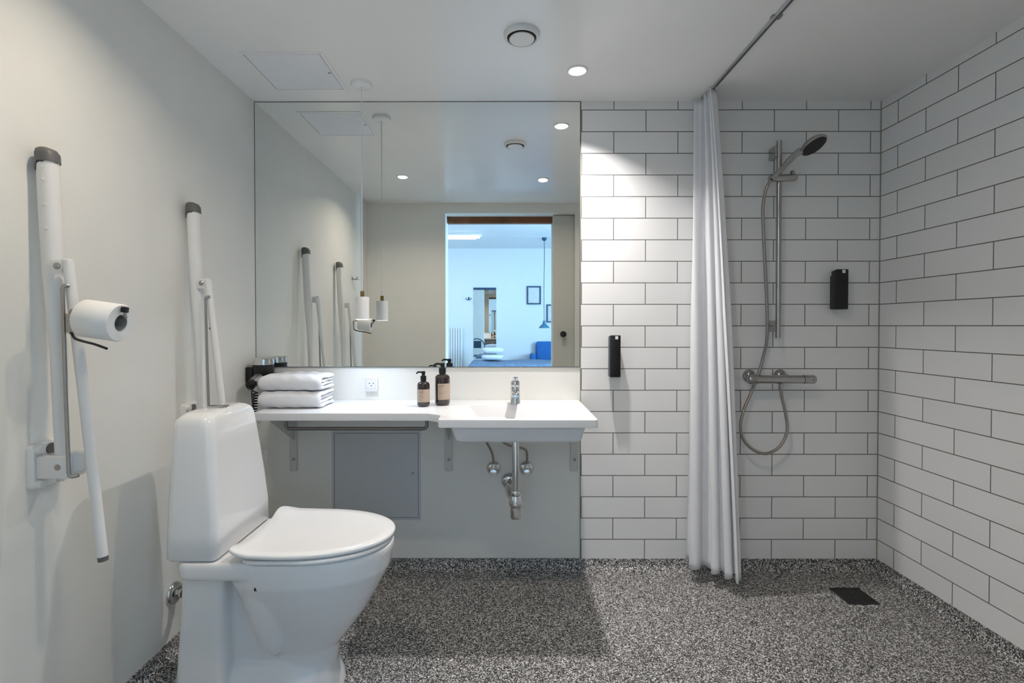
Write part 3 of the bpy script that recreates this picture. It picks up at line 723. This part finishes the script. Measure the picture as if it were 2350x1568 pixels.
# ================================================================ toilet
TYc = -0.785
def superring(x0, x1, hw, z, n=48, rear=3.2, front=2.1, xm=None):
    """D/egg outline: blunt at the back (x0), round at the front (x1)"""
    if xm is None: xm = x0 + (x1-x0)*0.42
    pts = []
    for k in range(n):
        a = 2*PI*k/n; c, s = math.cos(a), math.sin(a)
        e = front if c > 0 else rear
        L = (x1-xm) if c > 0 else (xm-x0)
        pts.append((xm + L*math.copysign(abs(c)**(2/e), c), TYc + hw*math.copysign(abs(s)**(2/e), s), z))
    return pts
def rr(x0, x1, hw, z, r, n=6): return [(x, y, z) for x, y in round_rect(x0, x1, TYc-hw, TYc+hw, r, n)]
t = thing('toilet', 'white floor-standing toilet with tall cistern and closed lid', 'toilet', (0.45, TYc, 0))
bm = nb()
loft(bm, [superring(0.34, 0.822, 0.181, 0.474), superring(0.34, 0.822, 0.182, 0.455), superring(0.345, 0.812, 0.176, 0.40), superring(0.37, 0.775, 0.150, 0.33),
          superring(0.41, 0.735, 0.120, 0.26), superring(0.44, 0.69, 0.094, 0.20), superring(0.46, 0.65, 0.078, 0.15), superring(0.46, 0.64, 0.075, 0.08)])
loft(bm, [rr(0.228, 0.46, 0.176, 0.478, 0.035), rr(0.226, 0.46, 0.178, 0.462, 0.035), rr(0.230, 0.46, 0.176, 0.432, 0.035), rr(0.24, 0.44, 0.165, 0.422, 0.03)])
loft(bm, [rr(0.222, 0.345, 0.138, 0.44, 0.022), rr(0.208, 0.345, 0.138, 0.22, 0.022), rr(0.195, 0.350, 0.140, 0.05, 0.022), rr(0.190, 0.352, 0.142, 0.004, 0.022)])
loft(bm, [superring(0.355, 0.60, 0.166, 0.41, rear=2.2, front=2.2), superring(0.372, 0.565, 0.154, 0.33, rear=2.2, front=2.2), superring(0.398, 0.545, 0.136, 0.255, rear=2.2, front=2.2),
          superring(0.425, 0.530, 0.118, 0.195, rear=2.2, front=2.2), superring(0.445, 0.515, 0.104, 0.165, rear=2.2, front=2.2), superring(0.460, 0.500, 0.080, 0.150, rear=2.2, front=2.2)])
loft(bm, [rr(0.30, 0.60, 0.074, 0.40, 0.03), rr(0.30, 0.60, 0.074, 0.03, 0.03)])
loft(bm, [superring(0.19, 0.662, 0.142, 0.003, rear=5, front=2.5, xm=0.4), superring(0.19, 0.656, 0.138, 0.035, rear=5, front=2.5, xm=0.4), superring(0.20, 0.642, 0.115, 0.075, rear=5, front=2.5, xm=0.4), superring(0.23, 0.630, 0.085, 0.125, rear=5, front=2.4, xm=0.4)])
bm = remesh(bm, 0.0045, 8, 0.5)
for v in bm.verts: v.co.z = max(v.co.z, 0.0005)
obj('bowl', bm, M['porcelain'], t, angle=180)
# cistern
bm = nb(); R = []
for z, x1, hw, r in ((0.4795, 0.342, 0.165, 0.016), (0.488, 0.350, 0.173, 0.024), (0.56, 0.349, 0.172, 0.026), (0.66, 0.341, 0.165, 0.028), (0.76, 0.331, 0.155, 0.030), (0.83, 0.323, 0.147, 0.030), (0.866, 0.319, 0.142, 0.030),
                     (0.882, 0.315, 0.137, 0.031), (0.892, 0.309, 0.129, 0.032), (0.899, 0.300, 0.116, 0.030), (0.902, 0.290, 0.100, 0.026)):
    ins = max(0, (0.350-x1)*0.02)
    x0 = 0.197 + (0.006 if z < 0.485 else 0) + max(0, (z-0.880))*1.0
    R.append([(x, y, z) for x, y in round_rect(x0, x1, TYc-hw, TYc+hw, min(r, (x1-x0)/2-0.003), 8)])
loft(bm, R); obj('cistern', bm, M['porcelain'], t, angle=70)
bm = nb(); lathe(bm, [(0.033, 0.9005), (0.033, 0.9035), (0.030, 0.906), (0.001, 0.9065)], (0.262, TYc-0.0, 0), seg=36); fb = obj('flush_button', bm, M['chrome'], t, label='chrome flush button')
bm = nb(); box(bm, 0.2305, 0.2935, TYc-0.0012, TYc+0.0012, 0.9062, 0.9070); obj('button_split', bm, M['dark'], fb, smooth=False)
# seat ring and lid
def seat_loft(z0, z1, x0, x1, hw, lift, edge, n=64):
    bm = nb(); rings = []
    def curve(x, y, z):                       # the back corners sweep up, the middle dips slightly
        s = max(0.0, 1 - (x-x0)/0.12); q = abs(y-TYc)/hw
        return z + lift*s*s*min(q*q, 1.1)
    zs = [(z0, -edge), (z0+edge*0.5, -edge*0.25), ((z0+z1)/2, 0), (z1-edge*0.5, -edge*0.25), (z1, -edge)]
    for z, d in zs:
        ring = []
        for (x, y, _z) in superring(x0-d, x1+d, hw+d, z, n, rear=7.0, front=2.1, xm=x0+0.165):
            x += 0.028*max(0.0, 1-(x-x0)/0.10)*max(0.0, 1-((y-TYc)/hw)**2)      # concave back edge
            ring.append((x, y, curve(x, y, z)))
        rings.append(ring)
    # gently dished top
    top = rings[-1]; cx = (x0+x1)/2
    for f, dz in ((0.85, -0.0008), (0.6, -0.003), (0.3, -0.004)):
        rings.append([(cx+(x-cx)*f, TYc+(y-TYc)*f, curve(cx+(x-cx)*f, TYc+(y-TYc)*f, z1)+dz) for x, y, z in top])
    loft(bm, rings); return bm
bm = seat_loft(0.4765, 0.489, 0.402, 0.820, 0.186, 0.0, 0.004); obj('seat_ring', bm, M['seatp'], t, angle=60)
bm = seat_loft(0.4925, 0.507, 0.366, 0.826, 0.190, 0.028, 0.005); obj('seat_lid', bm, M['seatp'], t, angle=60)
for y in (-0.075, 0.075):
    bm = nb(); lathe(bm, [(0.013, 0.476), (0.013, 0.490), (0.010, 0.493)], (0.392, TYc+y, 0), seg=20); obj('hinge', bm, M['chrome'], t)
bm = nb(); lathe(bm, [(0.006, 0.0), (0.006, 0.010), (0.004, 0.012)], (0.462, TYc-0.168, 0.398), (0, 0, 1), 12); obj('seat_fixing_nut', bm, M['rubber'], t)
# supply connection behind the toilet
t = thing('wall_pipe', 'chrome pipe and round rosette low on the left wall behind the toilet', 'pipe', (0, -0.62, 0.21))
bm = nb(); lathe(bm, [(0.040, 0.0004), (0.040, 0.004), (0.034, 0.012), (0.022, 0.016), (0.001, 0.016)], (0, -0.615, 0.21), (1, 0, 0), 32); obj('rosette', bm, M['chrome'], t)
bm = nb(); tube(bm, smooth_path([(0.01, -0.615, 0.21), (0.05, -0.617, 0.212), (0.09, -0.63, 0.214), (0.14, -0.68, 0.214), (0.214, -0.70, 0.214)], 6), 0.013, 16); obj('pipe', bm, M['chrome'], t)
bm = nb(); lathe(bm, [(0.016, 0), (0.018, 0.004), (0.018, 0.018), (0.016, 0.022)], (0.035, -0.616, 0.211), (1, 0, 0), 16); obj('pipe_nut', bm, M['rubber'], t)

# ================================================================ fold-up grab rails
def grab_rail(y, with_bumps, label):
    t = thing('grab_rail', label, 'grab rail', (0, y, 0.80), 'folded-up white support arms on the left wall')
    # wall plate
    bm = nb()
    R = []
    for x, g in ((0.0004, 0), (0.012, 0), (0.018, 0.004)):
        R.append([(x, yy, zz) for yy, zz in round_rect(y-0.034+g, y+0.060-g, 0.753+g, 0.868-g, 0.014)])
    loft(bm, R); pl_ = obj('wall_plate', bm, M['white'], t)
    for dy, z in ((-0.019, 0.854), (-0.019, 0.767), (0.044, 0.767)):
        bm = nb(); lathe(bm, [(0.0115, 0.016), (0.0110, 0.026), (0.008, 0.030), (0.001, 0.031)], (0, y+dy, z), (1, 0, 0), 18); obj('bolt_cap', bm, M['white'], pl_)
    bm = nb(); lathe(bm, [(0.0135, 0.016), (0.0135, 0.021), (0.001, 0.0215)], (0, y+0.016, 0.849), (1, 0, 0), 20); obj('spirit_plug', bm, M['greycap'], pl_, label='dark grey plug')
    # hinge block
    bm = nb(); box(bm, 0.017, 0.100, y-0.026, y+0.028, 0.781, 0.838, 0.005); hb = obj('hinge_block', bm, M['white'], t)
    bm = nb(); lathe(bm, [(0.0075, 0.025), (0.0075, 0.0275), (0.003, 0.0265), (0.001, 0.0260)], (0.072, y, 0.811), (0, -1, 0), 20); obj('pivot_screw', bm, M['steel'], hb)
    bm = nb(); lathe(bm, [(0.026, -0.028), (0.028, -0.024), (0.028, 0.012), (0.025, 0.018), (0.001, 0.020)], (0.098, y+0.004, 0.820), (0.45, -1, 0), 28); obj('hinge_drum', bm, M['white'], t)
    # main arm, flat oval section, folded upright against the wall
    def arm_ring(cx, z, a, b, n=20): return [(cx + a*math.copysign(abs(math.cos(2*PI*k/n))**0.8, math.cos(2*PI*k/n)), y + b*math.copysign(abs(math.sin(2*PI*k/n))**0.8, math.sin(2*PI*k/n)), z) for k in range(n)]
    bm = nb(); loft(bm, [arm_ring(0.060, 0.835, 0.012, 0.014), arm_ring(0.059, 0.90, 0.013, 0.015), arm_ring(0.056, 1.10, 0.016, 0.018), arm_ring(0.046, 1.30, 0.0215, 0.022), arm_ring(0.0385, 1.45, 0.0215, 0.022), arm_ring(0.034, 1.579, 0.0215, 0.022)])
    arm = obj('support_arm', bm, M['white'], t, angle=60)
    if with_bumps:
        for z in (1.555, 1.523, 1.462, 1.403):
            bm = nb(); lathe(bm, [(0.0055, -0.003), (0.005, 0.0015), (0.001, 0.0025)], (0.0375 + (1.579-z)*0.045, y-0.0205, z), (0, -1, 0), 12); obj('snap_stud', bm, M['white'], arm)
    bm = nb(); loft(bm, [arm_ring(0.035, 1.571, 0.0235, 0.024), arm_ring(0.0335, 1.592, 0.0235, 0.024), arm_ring(0.031, 1.603, 0.019, 0.020), arm_ring(0.028, 1.608, 0.010, 0.012)])
    for v in bm.verts:
        if v.co.z < 1.575 and v.co.x < 0.025: v.co.z -= 0.022
    obj('end_cap', bm, M['greycap'], t, label='dark grey end cap')
    # clamp plate that carries the leg
    bm = nb(); box(bm, 0.058, 0.100, y-0.025, y-0.019, 1.290, 1.326, 0.003); box(bm, 0.084, 0.104, y-0.025, y-0.008, 1.285, 1.328, 0.003); cl = obj('leg_clamp', bm, M['white'], t)
    bm = nb(); lathe(bm, [(0.0085, 0.0), (0.0085, 0.003), (0.005, 0.006), (0.001, 0.006)], (0.0765, y-0.0245, 1.310), (0, -1, 0), 18); obj('clamp_screw', bm, M['steel'], cl, label='steel screw')
    # drop-down leg
    bm = nb(); a = Vector((0.0945, y-0.014, 1.322)); b = Vector((0.172, y-0.014, 0.585))
    tube(bm, [a, a.lerp(b, 0.5), b], 0.0122, 20); lg = obj('folding_leg', bm, M['white'], t)
    bm = nb(); tube(bm, [b, b + (b-a).normalized()*0.012], [0.0117, 0.0112], 20); obj('leg_foot', bm, M['greycap'], lg, label='dark grey foot')
    for f in (0.24,):
        p = a.lerp(b, f); bm = nb(); lathe(bm, [(0.004, 0.0), (0.004, 0.003), (0.001, 0.004)], p+Vector((-0.006, -0.0095, 0)), (-0.5, -1, 0), 12); obj('leg_rivet', bm, M['steel'], lg)
    # guide rod
    bm = nb(); yr = y-0.0325
    tube(bm, [(0.106, y-0.025, 1.2605), (0.103, yr+0.003, 1.262), (0.0985, yr, 1.260), (0.0955, yr, 1.252), (0.100, yr, 1.0), (0.1055, yr, 0.800), (0.1075, yr, 0.792), (0.112, yr+0.002, 0.789), (0.119, y-0.019, 0.790)], 0.0045, 12)
    obj('guide_rod', bm, M['steel'], t, label='brushed steel rod')
    return t
gr = grab_rail(-1.130, True, 'folded-up white grab rail carrying the toilet roll, on the camera side of the toilet')
g2 = gr.copy(); COL.objects.link(g2); g2.location.y = -0.535; g2.location.z = 0.808
g2['label'] = 'folded-up white grab rail between toilet and mirror, partly hidden by the cistern'
for ch in list(gr.children):
    c = ch.copy(); COL.objects.link(c); c.parent = g2
    for s in list(ch.children):
        if s.name.startswith('snap_stud'): continue
        d = s.copy(); COL.objects.link(d); d.parent = c

# toilet roll holder and roll
RX0, RX1, RY, RZ, RR = 0.158, 0.246, -1.172, 1.181, 0.0460
TILT = Matrix.Rotation(math.radians(8), 4, 'Y'); PIV = Vector((RX0, RY, RZ))
def tilt(bm):
    for v in bm.verts: v.co = PIV + TILT @ (v.co - PIV)
    return bm
t = thing('roll_holder', 'bent wire toilet roll holder clamped to the grab rail leg', 'roll holder', (0.11, -1.16, 1.16))
bm = nb(); tube(bm, smooth_path([(0.116, -1.164, 1.186), (0.124, RY, 1.1955), (0.14, RY, 1.1955), (0.19, RY, 1.1955), (0.251, RY, 1.1955), (0.256, RY-0.003, 1.200), (0.257, RY-0.006, 1.211)], 4), 0.0036, 10); obj('wire_arm', tilt(bm), M['steel'], t)
bm = nb(); box(bm, 0.2505, 0.2635, RY-0.014, RY-0.001, 1.208, 1.222, 0.002); obj('end_stop', tilt(bm), M['black'], t, label='black end stop')
bm = nb(); tube(bm, smooth_path([(0.116, -1.164, 1.150), (0.132, -1.172, 1.132), (0.165, -1.184, 1.124), (0.20, -1.196, 1.118), (0.236, -1.205, 1.108)], 4), 0.0032, 8); obj('lower_wire', bm, M['black'], t, label='dark lower wire')
bm = nb(); box(bm, 0.106, 0.126, -1.1680, -1.1568, 1.145, 1.192, 0.002); obj('clamp', bm, M['steel'], t)
t = thing('toilet_roll', 'white toilet paper roll hanging on the near grab rail', 'toilet paper', (RX0, RY, RZ))
bm = nb(); lathe(bm, [(0.0205, 0), (RR-0.0025, 0.0), (RR, 0.003), (RR, RX1-RX0-0.003), (RR-0.0025, RX1-RX0), (0.0205, RX1-RX0), (0.0205, 0)], (RX0, RY, RZ), (1, 0, 0), 56, cap=False); obj('paper', tilt(bm), M['paper'], t, angle=50)
bm = nb(); lathe(bm, [(0.0203, -0.0005), (0.0203, RX1-RX0+0.0003), (0.0190, RX1-RX0+0.0003), (0.0190, -0.0005), (0.0203, -0.0005)], (RX0, RY, RZ), (1, 0, 0), 40, cap=False); obj('cardboard_core', tilt(bm), M['cardboard'], t, label='grey cardboard core')

# hook on the left wall, seen in the mirror
t = thing('towel_hook', 'small steel double hook on the left wall, visible in the mirror', 'hook', (0, -1.54, 1.53))
bm = nb(); lathe(bm, [(0.014, 0.0004), (0.014, 0.004), (0.001, 0.005)], (0, -1.54, 1.53), (1, 0, 0), 20); obj('base_plate', bm, M['steel'], t)
for s in (-1, 1):
    bm = nb(); tube(bm, smooth_path([(0.003, -1.54, 1.53), (0.03, -1.54+0.012*s, 1.525), (0.045, -1.54+0.026*s, 1.528), (0.05, -1.54+0.034*s, 1.54)], 4), 0.004, 8); obj('hook_arm', bm, M['steel'], t)

# ================================================================ bedroom furniture, seen in the mirror
t = thing('framed_mirror', 'tall narrow mirror on the far bedroom wall', 'mirror', (0.85, BY, 0.6))
bm = box(nb(), 0.655, 1.045, BY+0.002, BY+0.010, 0.60, 1.785); obj('mirror_glass', bm, M['mirror'], t, smooth=False)
bm = box(nb(), 0.655, 1.045, BY+0.001, BY+0.016, 1.785, 1.825); obj('top_rail', bm, M['frame'], t, smooth=False)
def picture(x0, x1, z0, z1, label):
    t = thing('picture_frame', label, 'picture', ((x0+x1)/2, BY, z0), 'framed prints on the bedroom wall')
    bm = nb(); f = 0.023
    for a in ((x0, x1, z0, z0+f), (x0, x1, z1-f, z1), (x0, x0+f, z0+f, z1-f), (x1-f, x1, z0+f, z1-f)): box(bm, a[0], a[1], BY+0.001, BY+0.022, a[2], a[3])
    obj('frame', bm, M['frame'], t, smooth=False)
    bm = box(nb(), x0+f, x1-f, BY+0.001, BY+0.010, z0+f, z1-f); obj('print', bm, M['printp'], t, smooth=False)
picture(1.574, 1.815, 1.536, 1.851, 'dark-framed print hanging higher on the bedroom wall, left of the lamp cord')
picture(1.913, 2.20, 1.225, 1.535, 'dark-framed print hanging lower, cut off by the door edge')
t = thing('coat_hook', 'small dark coat hook on the far bedroom wall, left of the tall mirror', 'hook', (0.573, BY, 1.634))
bm = nb(); box(bm, 0.563, 0.583, BY+0.0005, BY+0.01, 1.61, 1.665, 0.002); obj('base_plate', bm, M['frame'], t)
for s in (-1, 1):
    bm = nb(); tube(bm, smooth_path([(0.573, BY+0.008, 1.635), (0.573+0.02*s, BY+0.04, 1.615), (0.573+0.038*s, BY+0.05, 1.625), (0.573+0.045*s, BY+0.05, 1.65)], 4), 0.006, 8); obj('hook_arm', bm, M['frame'], t)
t = thing('radiator', 'white ribbed radiator on the far bedroom wall', 'radiator', (0.2, BY, 0.25))
bm = nb(); n = 14
for k in range(n):
    x = -0.12 + 0.595*k/n
    box(bm, x, x+0.032, BY+0.04, BY+0.085, 0.26, 1.128, 0.006, 1)
obj('radiator_ribs', bm, M['radiator'], t)
bm = nb(); box(bm, -0.12, 0.47, BY+0.03, BY+0.055, 0.27, 1.11); obj('back_panel', bm, M['radiator'], t, smooth=False)
for x, z in ((-0.06, 0.9), (0.38, 0.9), (0.16, 0.4)):
    bm = box(nb(), x, x+0.03, BY+0.0005, BY+0.03, z, z+0.05); obj('wall_bracket', bm, M['radiator'], t, smooth=False)
t = thing('ceiling_tube_lamp', 'lit fluorescent tube lamp on the bedroom ceiling', 'lamp', (0.1, -4.95, 2.5))
bm = box(nb(), -0.65, 0.86, -5.0, -4.90, 2.47, 2.4995, 0.004, 1); obj('lamp_housing', bm, M['radiator'], t)
bm = nb(); tube(bm, [(-0.62, -4.95, 2.452), (0.83, -4.95, 2.452)], 0.018, 16); obj('glowing_tube', bm, M['tube'], t, label='glowing tube')
LX, LY = 1.79, -5.3
t = thing('hanging_lamp', 'small blue hanging lamp in the bedroom on a long dark cord', 'lamp', (LX, LY, 2.5))
bm = nb(); lathe(bm, [(0.035, 2.4995), (0.035, 2.47), (0.01, 2.45)], (LX, LY, 0), seg=20); obj('ceiling_rose', bm, M['frame'], t)
bm = nb(); tube(bm, smooth_path([(LX, LY, 2.46), (LX+0.004, LY, 2.2), (LX-0.004, LY, 1.8), (LX, LY, 1.24)], 4), 0.0045, 8); obj('cord', bm, M['frame'], t)
bm = nb(); lathe(bm, [(0.010, 1.245), (0.020, 1.24), (0.024, 1.20), (0.045, 1.18), (0.078, 1.145), (0.080, 1.13), (0.076, 1.13), (0.040, 1.172)], (LX, LY, 0), seg=28, cap=False); obj('lamp_shade', bm, M['lampblue'], t)
# bed
def wavy_slab(x0, x1, y0, y1, z0, z1, bev, amp, seed, nx=28, ny=18):
    bm = nb(); box(bm, x0, x1, y0, y1, z0, z1, bev, 4)
    es = [e for e in bm.edges if e.calc_length() > 0.2]
    bmesh.ops.subdivide_edges(bm, edges=es, cuts=18, use_grid_fill=True)
    r = random.Random(seed); ph = [r.uniform(0, 6) for _ in range(4)]
    for v in bm.verts:
        if v.co.z > z0+0.02: v.co.z += amp*(math.sin(7*v.co.x+ph[0]+3*v.co.y)+0.6*math.sin(13*v.co.y+ph[1]+5*v.co.x))
        v.co.y += amp*0.5*math.sin(11*v.co.x+ph[2])
    return bm
t = thing('bed', 'bed with a blue-grey blanket in the bedroom', 'bed', (1.8, -5.35, 0))
bm = box(nb(), 0.74, 2.9, -5.84, -4.96, 0.12, 0.34, 0.01); obj('bed_base', bm, M['blanket'], t)
bm = box(nb(), 0.72, 2.92, -5.86, -4.94, 0.34, 0.56, 0.04, 3); obj('mattress', bm, M['linen'], t)
bm = wavy_slab(0.66, 2.95, -5.88, -4.90, 0.30, 0.615, 0.05, 0.006, 4); obj('blanket', bm, M['blanket'], t)
for x in (0.8, 2.84):
    for y in (-5.78, -5.02):
        bm = nb(); lathe(bm, [(0.025, 0.0), (0.03, 0.12)], (x, y, 0), seg=16); obj('leg', bm, M['frame'], t)
for i, (x, y, z, rz, lb) in enumerate(((1.00, -5.62, 0.625, 0.1, 'lower white pillow lying on the blue blanket'), (1.00, -5.63, 0.730, -0.12, 'upper white pillow, resting on the lower one'))):
    t = thing('pillow', lb, 'pillow', (x, y, z), 'white pillows on the bed')
    bm = nb(); bmesh.ops.create_uvsphere(bm, u_segments=32, v_segments=16, radius=1)
    for v in bm.verts:
        sx = math.copysign(abs(v.co.x)**0.55, v.co.x); sy = math.copysign(abs(v.co.y)**0.55, v.co.y)
        v.co = Vector((x + (sx*0.17)*math.cos(rz) - sy*0.16*math.sin(rz), y + sx*0.17*math.sin(rz) + sy*0.16*math.cos(rz), z + 0.048 + math.copysign(abs(v.co.z)**0.6, v.co.z)*0.045))
    obj('pillow_case', bm, M['linen'], t, angle=180)
# armchair behind the bed
t = thing('armchair', 'blue upholstered armchair behind the bed', 'armchair', (2.0, -6.1, 0))
bm = box(nb(), 1.72, 2.36, -6.32, -6.20, 0.30, 0.90, 0.05, 4); obj('backrest', bm, M['bluefab'], t)
bm = box(nb(), 1.70, 2.38, -6.30, -5.90, 0.22, 0.44, 0.03, 3); obj('seat', bm, M['bluefab'], t)
for x in (1.62, 2.36):
    bm = box(nb(), x, x+0.09, -6.30, -5.90, 0.20, 0.70, 0.035, 3); obj('armrest', bm, M['bluefab'], t)
for x in (1.70, 2.36):
    for y in (-6.25, -5.95):
        bm = nb(); lathe(bm, [(0.012, 0.0), (0.018, 0.22)], (x, y, 0), seg=12); obj('leg', bm, M['frame'], t)
# chair by the door, seen in the tall mirror
t = thing('side_chair', 'dark chair with a rounded back, seen in the tall bedroom mirror', 'chair', (0.50, -2.75, 0))
bm = box(nb(), 0.30, 0.72, -2.98, -2.56, 0.43, 0.46, 0.012, 2); obj('seat', bm, M['frame'], t)
bm = nb()
R = []
for k in range(0, 17):
    a = PI*k/16; R.append((0.51+0.19*math.cos(a), -2.575+0.0*a, 0.66+0.19*math.sin(a)))
tube(bm, [(0.70, -2.58, 0.445)] + R + [(0.32, -2.58, 0.445)], 0.014, 10)
obj('back_hoop', bm, M['frame'], t)
bm = box(nb(), 0.40, 0.62, -2.588, -2.574, 0.62, 0.80, 0.004, 1); obj('backrest', bm, M['frame'], t)
for x in (0.33, 0.69):
    for y in (-2.95, -2.60):
        bm = nb(); tube(bm, [(x, y, 0.0), (x, y, 0.435)], [0.012, 0.016], 10); obj('leg', bm, M['frame'], t)
